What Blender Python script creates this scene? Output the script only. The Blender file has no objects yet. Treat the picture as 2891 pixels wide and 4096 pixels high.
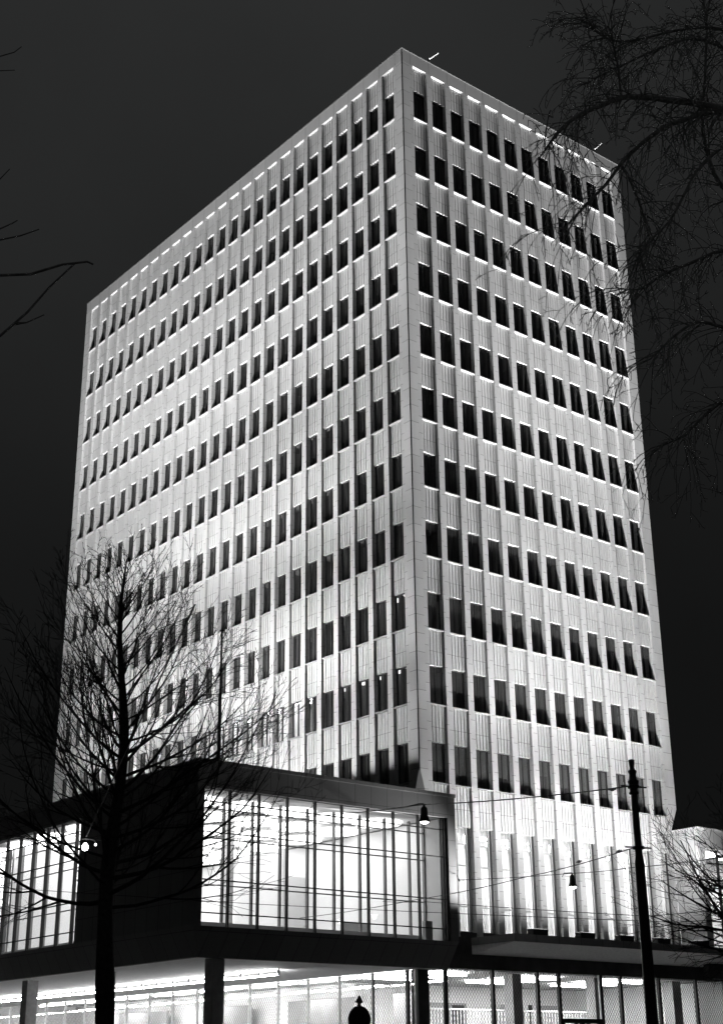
import bpy, math, random
from mathutils import Vector, Matrix
random.seed(7)
sc = bpy.context.scene
COL = sc.collection
# ------------------------------------------------------------------ camera
cam_d = bpy.data.cameras.new("camera"); cam = bpy.data.objects.new("camera", cam_d); COL.objects.link(cam)
CP = Vector((-39.5753, -45.1402, 1.6))
CF = Vector((0.58522876, 0.72237129, 0.3683572)); CR = Vector((0.77941054, -0.62643673, -0.00980992)); CU = Vector((-0.22366607, -0.29284253, 0.92963258))
M_ = Matrix((CR, CU, -CF)).transposed().to_4x4(); M_.translation = CP; cam.matrix_world = M_
cam_d.sensor_fit = 'VERTICAL'; cam_d.sensor_height = 24; cam_d.sensor_width = 24; cam_d.lens = 24 * 5686.45 / 4096
cam_d.clip_start = 0.1; cam_d.clip_end = 3000
sc.camera = cam
sc.view_settings.view_transform = 'Standard'; sc.view_settings.look = 'None'; sc.view_settings.gamma = 1
sc.view_settings.exposure = 0; sc.view_settings.use_curve_mapping = False
sc.cycles.use_denoising = True; sc.cycles.max_bounces = 7; sc.cycles.diffuse_bounces = 4; sc.cycles.transparent_max_bounces = 24
sc.cycles.caustics_reflective = False; sc.cycles.caustics_refractive = False
sc.cycles.sample_clamp_indirect = 4; sc.cycles.denoising_prefilter = 'ACCURATE'; sc.cycles.use_adaptive_sampling = False
# ------------------------------------------------------------------ night sky
wd = bpy.data.worlds.new("World"); sc.world = wd; wd.use_nodes = True
nt = wd.node_tree; nt.nodes.clear(); N = nt.nodes.new; Lk = nt.links.new
tc = N('ShaderNodeTexCoord'); sx = N('ShaderNodeSeparateXYZ'); Lk(tc.outputs['Generated'], sx.inputs[0])
sky = N('ShaderNodeTexSky'); sky.sky_type = 'NISHITA'; sky.sun_disc = False; sky.sun_elevation = math.radians(-4); sky.sun_rotation = math.radians(200)
bw = N('ShaderNodeRGBToBW'); Lk(sky.outputs[0], bw.inputs[0])
sm = N('ShaderNodeMath'); sm.operation = 'MULTIPLY'; sm.inputs[1].default_value = 0.01; Lk(bw.outputs[0], sm.inputs[0])
mr = N('ShaderNodeMapRange'); mr.interpolation_type = 'SMOOTHSTEP'
mr.inputs['From Min'].default_value = 0.2; mr.inputs['From Max'].default_value = 0.74; mr.inputs['To Min'].default_value = 0.0060; mr.inputs['To Max'].default_value = 0.0240
Lk(sx.outputs['Z'], mr.inputs['Value'])
cn_ = N('ShaderNodeTexNoise'); cn_.inputs['Scale'].default_value = 2.2; cn_.inputs['Detail'].default_value = 5; Lk(tc.outputs['Generated'], cn_.inputs['Vector'])
cm_ = N('ShaderNodeMapRange'); cm_.inputs['From Min'].default_value = .3; cm_.inputs['From Max'].default_value = .7; cm_.inputs['To Min'].default_value = .82; cm_.inputs['To Max'].default_value = 1.18; Lk(cn_.outputs[0], cm_.inputs['Value'])
cx_ = N('ShaderNodeMath'); cx_.operation = 'MULTIPLY'; Lk(mr.outputs[0], cx_.inputs[0]); Lk(cm_.outputs[0], cx_.inputs[1])
ad = N('ShaderNodeMath'); ad.operation = 'ADD'; Lk(cx_.outputs[0], ad.inputs[0]); Lk(sm.outputs[0], ad.inputs[1])
bg = N('ShaderNodeBackground'); bg.inputs['Color'].default_value = (0.97, 1.0, 1.0, 1); Lk(ad.outputs[0], bg.inputs['Strength'])
wo = N('ShaderNodeOutputWorld'); Lk(bg.outputs[0], wo.inputs[0])
# ------------------------------------------------------------------ floodlight beams
def spot(loc, direction, half, power, along, wide, size=0.25):
    l = bpy.data.lights.new("flood_beam", 'SPOT'); l.energy = power; l.spot_size = 2 * half; l.spot_blend = 1.0; l.shadow_soft_size = size
    o = bpy.data.objects.new("flood_beam", l); COL.objects.link(o)
    d = Vector(direction).normalized(); x = Vector(along); y = (-d).cross(x).normalized()
    m = Matrix((x * wide, y, -d)).transposed().to_4x4(); m.translation = Vector(loc); o.matrix_world = m
    return o
KR = 1.0; KL = 1.0
FLX = [(3.52, 1.15), (6.32, .85), (8.75, .85), (11.15, .95), (13.78, 1.45)]
for x, w in FLX:
    for off, h, wd_, p in (((0, 3.1, 70), 7, 5, 40000), ((0, 3.1, 40), 9, 4, 13500), ((0, 3.1, 20), 14, 3, 8600), ((0, 3.1, 9), 30, 2, 2000), ((0, 3.1, 4), 50, 1.2, 620)):
        spot((x, -3.12, 7.16), off, math.radians(h), p * w * KR, (1, 0, 0), wd_, 0.12)
for y, w in ((8.0, 2.0), (13.5, .9), (19.5, .9), (26.0, 1.7)):
    for off, h, wd_, p in (((8.5, 0, 42), 12, 6, 19500), ((8.5, 0, 24), 16, 5, 9800), ((8.5, 0, 12), 25, 2.5, 3500), ((8.5, 0, 4), 40, 1.8, 1900)):
        if y < 9 and h > 20: p, wd_ = p * 1.35, wd_ * 1.5
        spot((-8.5, y, 12.45), off, math.radians(h), p * w * KL, (0, 1, 0), wd_, 0.06)
spot((2.9, -3.0, 7.3), (-3.2, 1.05, 4.4), math.radians(24), 9500, (0, 0, 1), 1.0, 0.1)   # spill onto the wing's end
def point(loc, power, size=.1):
    l = bpy.data.lights.new("lamp_light", 'POINT'); l.energy = power; l.shadow_soft_size = size
    o = bpy.data.objects.new("lamp_light", l); o.location = loc; COL.objects.link(o); return o

# ------------------------------------------------------------------ materials
def mat(name, v, rough=0.8, metal=0.0, nscale=0, namp=0.0, spec=0.3, bump=0.0):
    m = bpy.data.materials.new(name); m.use_nodes = True; t = m.node_tree; b = t.nodes['Principled BSDF']
    b.inputs['Base Color'].default_value = (v, v, v, 1); b.inputs['Roughness'].default_value = rough; b.inputs['Metallic'].default_value = metal
    b.inputs['Specular IOR Level'].default_value = spec
    if nscale:
        g = t.nodes.new('ShaderNodeNewGeometry'); n = t.nodes.new('ShaderNodeTexNoise'); n.inputs['Scale'].default_value = nscale; n.inputs['Detail'].default_value = 6
        t.links.new(g.outputs['Position'], n.inputs['Vector'])
        r = t.nodes.new('ShaderNodeMapRange'); r.inputs['From Min'].default_value = .3; r.inputs['From Max'].default_value = .7
        r.inputs['To Min'].default_value = v * (1 - namp); r.inputs['To Max'].default_value = v * (1 + namp)
        t.links.new(n.outputs[0], r.inputs['Value']); t.links.new(r.outputs[0], b.inputs['Base Color'])
        if bump:
            bp = t.nodes.new('ShaderNodeBump'); bp.inputs['Strength'].default_value = bump; bp.inputs['Distance'].default_value = .02
            t.links.new(n.outputs[0], bp.inputs['Height']); t.links.new(bp.outputs[0], b.inputs['Normal'])
    return m
def stone(name, v, hj=0.855, z0=13.206, uj=0.0, u0=0.0, jw=0.022, off=0.0):
    """pale sawn stone: speckle, slab-to-slab tone, thin horizontal (and vertical) joints"""
    m = bpy.data.materials.new(name); m.use_nodes = True; t = m.node_tree; b = t.nodes['Principled BSDF']; nn = t.nodes.new; lk = t.links.new
    def mth(op, a, c=None):
        q = nn('ShaderNodeMath'); q.operation = op
        for i, s in enumerate((a, c)):
            if s is None: continue
            if isinstance(s, (int, float)): q.inputs[i].default_value = s
            else: lk(s, q.inputs[i])
        return q.outputs[0]
    g = nn('ShaderNodeNewGeometry'); s = nn('ShaderNodeSeparateXYZ'); lk(g.outputs['Position'], s.inputs[0])
    u = mth('ADD', s.outputs[0], mth('MULTIPLY', s.outputs[1], -1.0)) if True else None
    uu = mth('ADD', s.outputs[0], s.outputs[1])
    colid = mth('FLOOR', mth('DIVIDE', mth('SUBTRACT', uu, 0.05), 0.65))
    zsh = mth('ADD', mth('SUBTRACT', s.outputs[2], z0), mth('MULTIPLY', mth('FRACT', mth('MULTIPLY', mth('FLOOR', mth('DIVIDE', mth('SUBTRACT', uu, .5), 1.3)), 0.37)), off))
    zz = mth('DIVIDE', zsh, hj); fz = mth('FRACT', zz); row = mth('FLOOR', zz)
    jm = mth('LESS_THAN', fz, jw / hj)
    if uj:
        uz = mth('DIVIDE', mth('SUBTRACT', uu, u0), uj)
        jm = mth('MAXIMUM', jm, mth('LESS_THAN', mth('FRACT', uz), jw / uj)); colid = mth('FLOOR', uz)
    wn = nn('ShaderNodeTexWhiteNoise'); wn.noise_dimensions = '2D'; cx = nn('ShaderNodeCombineXYZ'); lk(colid, cx.inputs[0]); lk(row, cx.inputs[1]); lk(cx.outputs[0], wn.inputs['Vector'])
    n1 = nn('ShaderNodeTexNoise'); n1.inputs['Scale'].default_value = 34; n1.inputs['Detail'].default_value = 3; lk(g.outputs['Position'], n1.inputs['Vector'])
    n2 = nn('ShaderNodeTexNoise'); n2.inputs['Scale'].default_value = 0.35; n2.inputs['Detail'].default_value = 5; lk(g.outputs['Position'], n2.inputs['Vector'])
    # vertical weather streaks
    mp = nn('ShaderNodeMapping'); mp.inputs['Scale'].default_value = (3.2, 3.2, 0.12); lk(g.outputs['Position'], mp.inputs[0])
    n3 = nn('ShaderNodeTexNoise'); n3.inputs['Scale'].default_value = 1.0; n3.inputs['Detail'].default_value = 4; lk(mp.outputs[0], n3.inputs['Vector'])
    f = mth('ADD', 1.0, mth('MULTIPLY', mth('SUBTRACT', wn.outputs[0], .5), .11))
    f = mth('ADD', f, mth('MULTIPLY', mth('SUBTRACT', n1.outputs[0], .5), .55))
    f = mth('ADD', f, mth('MULTIPLY', mth('SUBTRACT', n2.outputs[0], .5), .22))
    f = mth('ADD', f, mth('MULTIPLY', mth('SUBTRACT', n3.outputs[0], .5), .14))
    f = mth('MULTIPLY', f, v)
    f = mth('MULTIPLY', f, mth('SUBTRACT', 1.0, mth('MULTIPLY', jm, 0.62)))
    lk(f, b.inputs['Base Color']); b.inputs['Roughness'].default_value = .85; b.inputs['Specular IOR Level'].default_value = .25
    return m
def emis(name, s):
    m = bpy.data.materials.new(name); m.use_nodes = True; t = m.node_tree; t.nodes.clear()
    e = t.nodes.new('ShaderNodeEmission'); e.inputs['Strength'].default_value = s; o = t.nodes.new('ShaderNodeOutputMaterial'); t.links.new(e.outputs[0], o.inputs[0]); return m
def glass(name, tint=0.95, refl=1.0, veil=0.0):
    m = bpy.data.materials.new(name); m.use_nodes = True; t = m.node_tree; t.nodes.clear(); n = t.nodes.new
    tr = n('ShaderNodeBsdfTransparent'); tr.inputs[0].default_value = (tint, tint, tint, 1); gl = n('ShaderNodeBsdfGlossy'); gl.inputs['Roughness'].default_value = .02
    ge = n('ShaderNodeNewGeometry'); dp = n('ShaderNodeVectorMath'); dp.operation = 'DOT_PRODUCT'; t.links.new(ge.outputs['Normal'], dp.inputs[0]); t.links.new(ge.outputs['Incoming'], dp.inputs[1])
    def mth(op, a, b=None):
        q = n('ShaderNodeMath'); q.operation = op
        for i, v in enumerate((a, b)):
            if v is None: continue
            if isinstance(v, (int, float)): q.inputs[i].default_value = v
            else: t.links.new(v, q.inputs[i])
        return q
    fr = mth('ADD', .045, mth('MULTIPLY', mth('POWER', mth('SUBTRACT', 1.0, mth('ABSOLUTE', dp.outputs['Value']).outputs[0]).outputs[0], 5.0).outputs[0], .9).outputs[0])
    mu = n('ShaderNodeMath'); mu.operation = 'MULTIPLY'; mu.inputs[1].default_value = refl
    mx = n('ShaderNodeMixShader'); o = n('ShaderNodeOutputMaterial'); t.links.new(fr.outputs[0], mu.inputs[0]); t.links.new(mu.outputs[0], mx.inputs[0])
    t.links.new(tr.outputs[0], mx.inputs[1]); t.links.new(gl.outputs[0], mx.inputs[2]); t.links.new(mx.outputs[0], o.inputs[0])
    if veil:
        di = n('ShaderNodeBsdfDiffuse'); di.inputs[0].default_value = (.5, .5, .5, 1); m2 = n('ShaderNodeMixShader'); m2.inputs[0].default_value = veil  # diffuse grey mixed into the panes imitates the veil of flare over them
        t.links.new(mx.outputs[0], m2.inputs[1]); t.links.new(di.outputs[0], m2.inputs[2]); t.links.new(m2.outputs[0], o.inputs[0])
    return m
def translucent(name, v, trans=.5, alpha=0.0):
    m = bpy.data.materials.new(name); m.use_nodes = True; t = m.node_tree; t.nodes.clear(); n = t.nodes.new
    a = n('ShaderNodeBsdfDiffuse'); b = n('ShaderNodeBsdfTranslucent'); a.inputs[0].default_value = b.inputs[0].default_value = (v, v, v, 1)
    mx = n('ShaderNodeMixShader'); mx.inputs[0].default_value = trans; o = n('ShaderNodeOutputMaterial'); t.links.new(a.outputs[0], mx.inputs[1]); t.links.new(b.outputs[0], mx.inputs[2])
    if alpha:
        tp = n('ShaderNodeBsdfTransparent'); m2 = n('ShaderNodeMixShader'); m2.inputs[0].default_value = alpha; t.links.new(mx.outputs[0], m2.inputs[1]); t.links.new(tp.outputs[0], m2.inputs[2]); t.links.new(m2.outputs[0], o.inputs[0])
    else: t.links.new(mx.outputs[0], o.inputs[0])
    return m
def lattice(name, v=0.05):
    """expanded-metal screen: diamond openings cut through a dark sheet"""
    m = bpy.data.materials.new(name); m.use_nodes = True; t = m.node_tree; t.nodes.clear(); nn = t.nodes.new; lk = t.links.new
    def mth(op, a, c=None):
        q = nn('ShaderNodeMath'); q.operation = op
        for i, s in enumerate((a, c)):
            if s is None: continue
            if isinstance(s, (int, float)): q.inputs[i].default_value = s
            else: lk(s, q.inputs[i])
        return q.outputs[0]
    g = nn('ShaderNodeNewGeometry'); s = nn('ShaderNodeSeparateXYZ'); lk(g.outputs['Position'], s.inputs[0])
    u = mth('DIVIDE', mth('ADD', s.outputs[0], s.outputs[1]), .155); z = mth('DIVIDE', s.outputs[2], .21)
    a = mth('ABSOLUTE', mth('SUBTRACT', mth('FRACT', mth('ADD', u, z)), .5)); b = mth('ABSOLUTE', mth('SUBTRACT', mth('FRACT', mth('SUBTRACT', u, z)), .5))
    # wire where either diagonal is near its line, wider at the knots
    k = mth('GREATER_THAN', mth('MAXIMUM', a, b), .43); kn = mth('GREATER_THAN', mth('ADD', a, b), .80)
    f = mth('MAXIMUM', k, kn)
    d = nn('ShaderNodeBsdfDiffuse'); d.inputs[0].default_value = (v, v, v, 1); tp = nn('ShaderNodeBsdfTransparent'); mx = nn('ShaderNodeMixShader'); o = nn('ShaderNodeOutputMaterial')
    lk(f, mx.inputs[0]); lk(tp.outputs[0], mx.inputs[1]); lk(d.outputs[0], mx.inputs[2]); lk(mx.outputs[0], o.inputs[0]); return m
STONE = stone("pale_stone", .56, off=.6)
STONE_PAR = stone("parapet_stone", .50, hj=30, z0=0, uj=1.3, u0=.55)
STONE_SP = stone("ribbed_stone", .58, hj=1.7097, z0=13.206 - 1.03, jw=.02)
STONE_SL = stone("sill_stone", .36, hj=30, z0=0); STONE_D = stone("grey_wing_stone", .13, hj=1.02, z0=6.3, uj=.8, u0=.1, jw=.02)
STONE_W = stone("annex_stone", .62, hj=3.0, z0=2.0, uj=1.3, u0=.2, jw=.02)
GROOVE = mat("groove_shade", .10, .9); GAP = mat("notch_shade", .02); COPING = mat("metal_coping", .12, .5)
FRAME_D = mat("dark_window_frame", .06, .5); FRAME_L = mat("light_metal_frame", .55, .4, spec=.5); FRAME_B = mat("black_steel_frame", .018, .5)
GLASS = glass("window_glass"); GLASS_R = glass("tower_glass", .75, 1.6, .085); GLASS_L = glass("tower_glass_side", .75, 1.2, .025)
ROOM_D = mat("dim_office_wall", .22, .9, nscale=.5, namp=.3); ROOM_W = mat("white_room_wall", .78, .9, nscale=.4, namp=.06); ROOM_L = mat("pale_grey_room_wall", .55, .9); ROOM_G = mat("grey_room_wall", .32, .9, nscale=1.2, namp=.12)
FRAME_I = mat("grey_inner_frame", .2, .5); ROOM_F = mat("room_floor", .3, .6); SOFFIT = mat("white_soffit", .7, .85, nscale=6, namp=.08)
CURT = translucent("office_curtain", .2, .3); SHEER = translucent("sheer_curtain", .8, .5)
BLIND = mat("blind_slats", .2, .6)
PANEL = emis("ceiling_lamp_glow", 5.5); PANEL_H = emis("tall_hall_lamp_glow", 30.0); PANEL_G = emis("hall_lamp_glow", 55.0); TUBE = emis("tube_glow", 130.0); BULB = emis("street_bulb_glow", 18.0); OFL = emis("office_lamp_glow", 2.2); LENS = emis("flood_lens_glow", 3.0)
LATT = lattice("metal_lattice")
BLACK = mat("black_painted_metal", .018, .45, nscale=30, namp=.3, spec=.5); WIRE = mat("wire_black", .012, .6)
BARK = mat("dark_bark", .035, .95, nscale=14, namp=.45, bump=.8); BARK2 = mat("twig_bark", .02, .95)
BARKF = mat("foreground_bark", .5, .95, nscale=20, namp=.3); 
ROOF = mat("roof_gravel", .12, .95, nscale=20, namp=.5)
ASPH = mat("asphalt", .05, .85, nscale=8, namp=.4); PAVE = mat("paving", .32, .85, nscale=5, namp=.25); KERB = mat("kerb_stone", .28, .8, nscale=5, namp=.2); SOIL = mat("city_ground", .06, .95, nscale=.3, namp=.3)
COLM = mat("column_concrete", .30, .85, nscale=5, namp=.15); WHITEM = mat("white_paint", .8, .5); CANS = mat("canopy_soffit_paint", .72, .8, nscale=9, namp=.12)
DARKW = mat("dark_cladding", .05, .6, nscale=2, namp=.3)

# ------------------------------------------------------------------ mesh helper
class MB:
    def __init__(s): s.v = []; s.f = []; s.m = []; s.mats = []
    def _mi(s, m):
        if m not in s.mats: s.mats.append(m)
        return s.mats.index(m)
    def poly(s, pts, m):
        b = len(s.v); s.v += [tuple(p) for p in pts]; s.f.append(tuple(range(b, b + len(pts)))); s.m.append(s._mi(m))
    def box(s, x0, x1, y0, y1, z0, z1, m):
        b = len(s.v); s.v += [(x, y, z) for z in (z0, z1) for y in (y0, y1) for x in (x0, x1)]
        k = s._mi(m)
        for f in ((0, 2, 3, 1), (4, 5, 7, 6), (0, 1, 5, 4), (2, 6, 7, 3), (0, 4, 6, 2), (1, 3, 7, 5)): s.f.append(tuple(b + i for i in f)); s.m.append(k)
        return s
    def loft(s, A, B, m, capA=True, capB=True):
        b = len(s.v); n = len(A); s.v += [tuple(p) for p in A] + [tuple(p) for p in B]; k = s._mi(m)
        for i in range(n):
            j = (i + 1) % n; s.f.append((b + i, b + j, b + n + j, b + n + i)); s.m.append(k)
        if capA: s.f.append(tuple(b + i for i in reversed(range(n)))); s.m.append(k)
        if capB: s.f.append(tuple(b + n + i for i in range(n))); s.m.append(k)
        return s
    def prism(s, P, z0, z1, m): return s.loft([(x, y, z0) for x, y in P], [(x, y, z1) for x, y in P], m)
    def tube(s, pts, rads, m, n=6, caps=True):
        pts = [Vector(p) for p in pts]; k = s._mi(m); b0 = len(s.v); up = None
        for i, p in enumerate(pts):
            d = (pts[min(i + 1, len(pts) - 1)] - pts[max(i - 1, 0)]).normalized()
            if up is None:
                up = Vector((0, 0, 1)) if abs(d.z) < .9 else Vector((1, 0, 0))
            a = d.cross(up)
            if a.length < 1e-4: a = d.orthogonal()
            a.normalize(); c = a.cross(d); up = c
            r = rads[i] if isinstance(rads, (list, tuple)) else rads
            for q in range(n):
                t = 2 * math.pi * q / n; s.v.append(tuple(p + a * math.cos(t) * r + c * math.sin(t) * r))
        for i in range(len(pts) - 1):
            for q in range(n):
                w = (q + 1) % n; s.f.append((b0 + i * n + q, b0 + i * n + w, b0 + (i + 1) * n + w, b0 + (i + 1) * n + q)); s.m.append(k)
        if caps:
            s.f.append(tuple(b0 + q for q in reversed(range(n)))); s.m.append(k)
            e = b0 + (len(pts) - 1) * n; s.f.append(tuple(e + q for q in range(n))); s.m.append(k)
        return s
    def lathe(s, c, prof, m, n=16):
        return s.tube([(c[0], c[1], c[2] + z) for r, z in prof], [r for r, z in prof], m, n)
    def mesh(s, name, smooth=False):
        me = bpy.data.meshes.new(name); me.from_pydata(s.v, [], s.f)
        for m in s.mats: me.materials.append(m)
        me.polygons.foreach_set('material_index', s.m)
        if smooth: me.polygons.foreach_set('use_smooth', [True] * len(s.f))
        me.update(); return me
    def build(s, name, parent=None, smooth=False):
        o = bpy.data.objects.new(name, s.mesh(name, smooth)); COL.objects.link(o); o.parent = parent; return o
def link(name, me, parent, loc=(0, 0, 0)):
    o = bpy.data.objects.new(name, me); COL.objects.link(o); o.parent = parent; o.location = loc; return o
def tag(o, label, cat, group=None, kind=None):
    if label: o['label'] = label
    if cat: o['category'] = cat
    if group: o['group'] = group
    if kind: o['kind'] = kind
    return o
def thing(name, label, cat, loc=(0, 0, 0), group=None):
    o = bpy.data.objects.new(name, None); o.location = loc; COL.objects.link(o); return tag(o, label, cat, group)
def struct(o): o['kind'] = 'structure'; return o

# ------------------------------------------------------------------ ground
struct(MB().box(-600, 600, -600, 600, -1.0, -0.15, SOIL).build('ground'))
g = MB(); g.box(-600, 600, -44, -8.0, -0.1499, -0.02, ASPH); struct(g.build('road'))
g = MB(); g.box(-80, 90, -7.8, 60, -0.1495, 0.0, PAVE); struct(g.build('pavement'))
g = MB(); g.box(-80, 90, -8.0, -7.8, -0.1495, 0.02, KERB); struct(g.build('kerb'))
g = MB(); g.box(-80, 90, -60, -44.0, -0.1495, 0.0, PAVE); struct(g.build('pavement'))
g = MB()
for yy in (-24.0, -22.57, -19.0, -17.57): g.box(-300, 300, yy, yy + .06, -.019, -.014, mat("rail_steel", .3, .3, 1.0))
struct(g.build('tram_track'))

# ------------------------------------------------------------------ tower
MOD = 1.3; OW = 0.955; UR = 0.7311; UL = 0.6955; NR = 12; NL = 25
TOPZ = 51.36; ZT = 50.58; S1 = 47.394; FH = 3.4193; ROWS = 11
WX = UR * 2 + 11 * MOD + OW; WY = UL * 2 + 24 * MOD + OW
sill = [S1 - FH * r for r in range(ROWS)]; HW = 1.76
SD = 0.13; GD = 0.27; PD = 0.32
T = thing('office_tower', 'floodlit pale stone office tower with rows of narrow dark windows', 'building')
FR = lambda u, d, z: (u, d, z)
FL = lambda u, d, z: (d, u, z)
def fbox(mb, F, u0, u1, d0, d1, z0, z1, m):
    a = F(u0, d0, z0); b = F(u1, d1, z1); mb.box(min(a[0], b[0]), max(a[0], b[0]), min(a[1], b[1]), max(a[1], b[1]), z0, z1, m)
# piers between the openings
for F, u0, n, zb in ((FR, UR, NR, 6.9), (FL, UL, NL, 11.6)):
    for i in range(n - 1):
        mb = MB(); a = u0 + i * MOD + OW; fbox(mb, F, a, a + MOD - OW, 0, PD, zb, ZT, STONE); mb.build('pier', T)
# corner piers
ZC0, ZC1, CH = 12.5, 13.6, .38
nt_ = .045
mb = MB()
mb.prism([(nt_, 0), (UR, 0), (UR, PD), (PD, PD), (PD, UL), (0, UL), (0, nt_), (nt_, nt_)], ZC1, ZT, STONE)
mb.loft([(CH, 0, ZC0), (UR, 0, ZC0), (UR, PD, ZC0), (PD, PD, ZC0), (PD, UL, ZC0), (0, UL, ZC0), (0, CH, ZC0)], [(nt_, 0, ZC1), (UR, 0, ZC1), (UR, PD, ZC1), (PD, PD, ZC1), (PD, UL, ZC1), (0, UL, ZC1), (0, nt_, ZC1)], STONE)
mb.prism([(CH, 0), (UR, 0), (UR, PD), (PD, PD), (PD, UL), (0, UL), (0, CH)], 6.9, ZC0, STONE)
mb.prism([(nt_ + .002, nt_ - .03), (nt_ + .03, nt_ + .03), (nt_ - .03, nt_ + .002), (nt_ - .03, nt_ - .03)], ZC1, TOPZ - .02, GAP)  # dark strip in the corner notch stands in for the recess's shadow
mb.build('corner_pier', T)
X0, X1 = WX - UR, WX; CH = .54
mb = MB()
mb.prism([(X0, 0), (X1, 0), (X1, 1.4), (X1 - PD, 1.4), (X1 - PD, PD), (X0, PD)], ZC1, ZT, STONE)
mb.loft([(X0, 0, ZC0), (X1 - CH, 0, ZC0), (X1, CH, ZC0), (X1, 1.4, ZC0), (X1 - PD, 1.4, ZC0), (X1 - PD, PD, ZC0), (X0, PD, ZC0)], [(X0, 0, ZC1), (X1 - .01, 0, ZC1), (X1, .01, ZC1), (X1, 1.4, ZC1), (X1 - PD, 1.4, ZC1), (X1 - PD, PD, ZC1), (X0, PD, ZC1)], STONE)
mb.prism([(X0, 0), (X1 - CH, 0), (X1, CH), (X1, 1.4), (X1 - PD, 1.4), (X1 - PD, PD), (X0, PD)], 6.9, ZC0, STONE)
mb.build('corner_pier', T)
Y0, Y1 = WY - UL, WY
mb = MB(); mb.prism([(0, Y0), (PD, Y0), (PD, Y1 - PD), (1.4, Y1 - PD), (1.4, Y1), (0, Y1)], 6.9, ZT, STONE); mb.build('corner_pier', T)
# plain hidden end walls
mb = MB(); mb.box(X1 - PD, X1, 1.4, WY, 6.9, ZT, STONE); mb.box(1.4, X1 - PD, WY - PD, WY, 6.9, ZT, STONE); mb.build('end_wall', T)
# parapet and coping
mb = MB()
mb.prism([(nt_, 0), (WX, 0), (WX, .4), (.4, .4), (.4, WY), (0, WY), (0, nt_), (nt_, nt_)], ZT, TOPZ, STONE_PAR)
mb.box(WX - .4, WX, .4, WY, ZT, TOPZ, STONE_PAR); mb.box(.4, WX - .4, WY - .4, WY, ZT, TOPZ, STONE_PAR)
mb.build('parapet', T)
mb = MB(); mb.box(-.03, WX + .03, -.03, .43, TOPZ, TOPZ + .05, COPING); mb.box(-.03, .43, .43, WY + .03, TOPZ, TOPZ + .05, COPING); mb.build('coping', T)
mb = MB(); mb.box(.4, WX - .4, .4, WY - .4, ZT - .5, ZT - .1, ROOF); mb.build('roof', T)
# ribbed spandrels
def prof():
    rib = OW / 5; gw = .046; P = []
    for i in range(5):
        a = i * rib; b = a + rib
        P += [(a + gw / 2, SD), (b - gw / 2, SD)]
        if i < 4: P += [(b - gw / 2 + .004, SD + .085), (b + gw / 2 - .004, SD + .085)]
    return [(0, SD + .085), (gw / 2 - .004, SD + .085)] + P + [(OW - gw / 2 + .004, SD + .085), (OW, SD + .085)]
PR = prof()
def spandrel(F, h, withsill=True):
    mb = MB(); zt = h - (.05 if withsill else 0)
    for (a, da), (b, db) in zip(PR[:-1], PR[1:]):
        mb.poly([F(a, da, 0), F(b, db, 0), F(b, db, zt), F(a, da, zt)], GROOVE if min(da, db) > SD + .05 else STONE_SP)  # groove floors coloured dark to deepen the shade between ribs
        mb.poly([F(a, da, 0), F(a, GD + .06, 0), F(b, GD + .06, 0), F(b, db, 0)], STONE_SP)
    if withsill: fbox(mb, F, 0, OW, .004, GD + .05, zt, h, STONE_SL)
    mb.poly([F(0, GD + .06, 0), F(0, GD + .06, h), F(OW, GD + .06, h), F(OW, GD + .06, 0)], STONE_SP)
    return mb.mesh('spandrel')
def area(F, u, z):
    p = Vector(F(u, 0, z)); d = p - CP; n = Vector((0, -1, 0)) if F is FR else Vector((-1, 0, 0))
    return abs(d.normalized().dot(n)) / d.length_squared
TALLH = 11.45
h_top = ZT - (sill[0] + HW); h_mid = FH - HW
sp = {}
for F in (FR, FL):
    sp[F, 't'] = spandrel(F, h_top, False); sp[F, 'm'] = spandrel(F, h_mid)
sp[FR, 'b'] = spandrel(FR, sill[-1] - TALLH); sp[FL, 'b'] = spandrel(FL, sill[-1] - 11.6)
slots = []
for F, u0, n in ((FR, UR, NR), (FL, UL, NL)):
    for i in range(n):
        u = u0 + i * MOD
        slots.append((F, u, 't', sill[0] + HW))
        for r in range(1, ROWS): slots.append((F, u, 'm', sill[r] + HW))
        slots.append((F, u, 'b', TALLH if F is FR else 11.6))
slots.sort(key=lambda s: -area(s[0], s[1], s[3]))
def merged(name, items, parent):
    mb = MB()
    for me, loc in items:
        b = len(mb.v); mb.v += [(v.co.x + loc[0], v.co.y + loc[1], v.co.z + loc[2]) for v in me.vertices]
        for p in me.polygons: mb.f.append(tuple(b + i for i in p.vertices)); mb.m.append(mb._mi(me.materials[p.material_index]))
    o = mb.build(name, parent); o['kind'] = 'stuff'; return o
for F, u, k, z in slots[:100]: link('spandrel', sp[F, k], T, F(u, 0, z))
merged('spandrel', [(sp[F, k], F(u, 0, z)) for F, u, k, z in slots[100:]], T)
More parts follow.
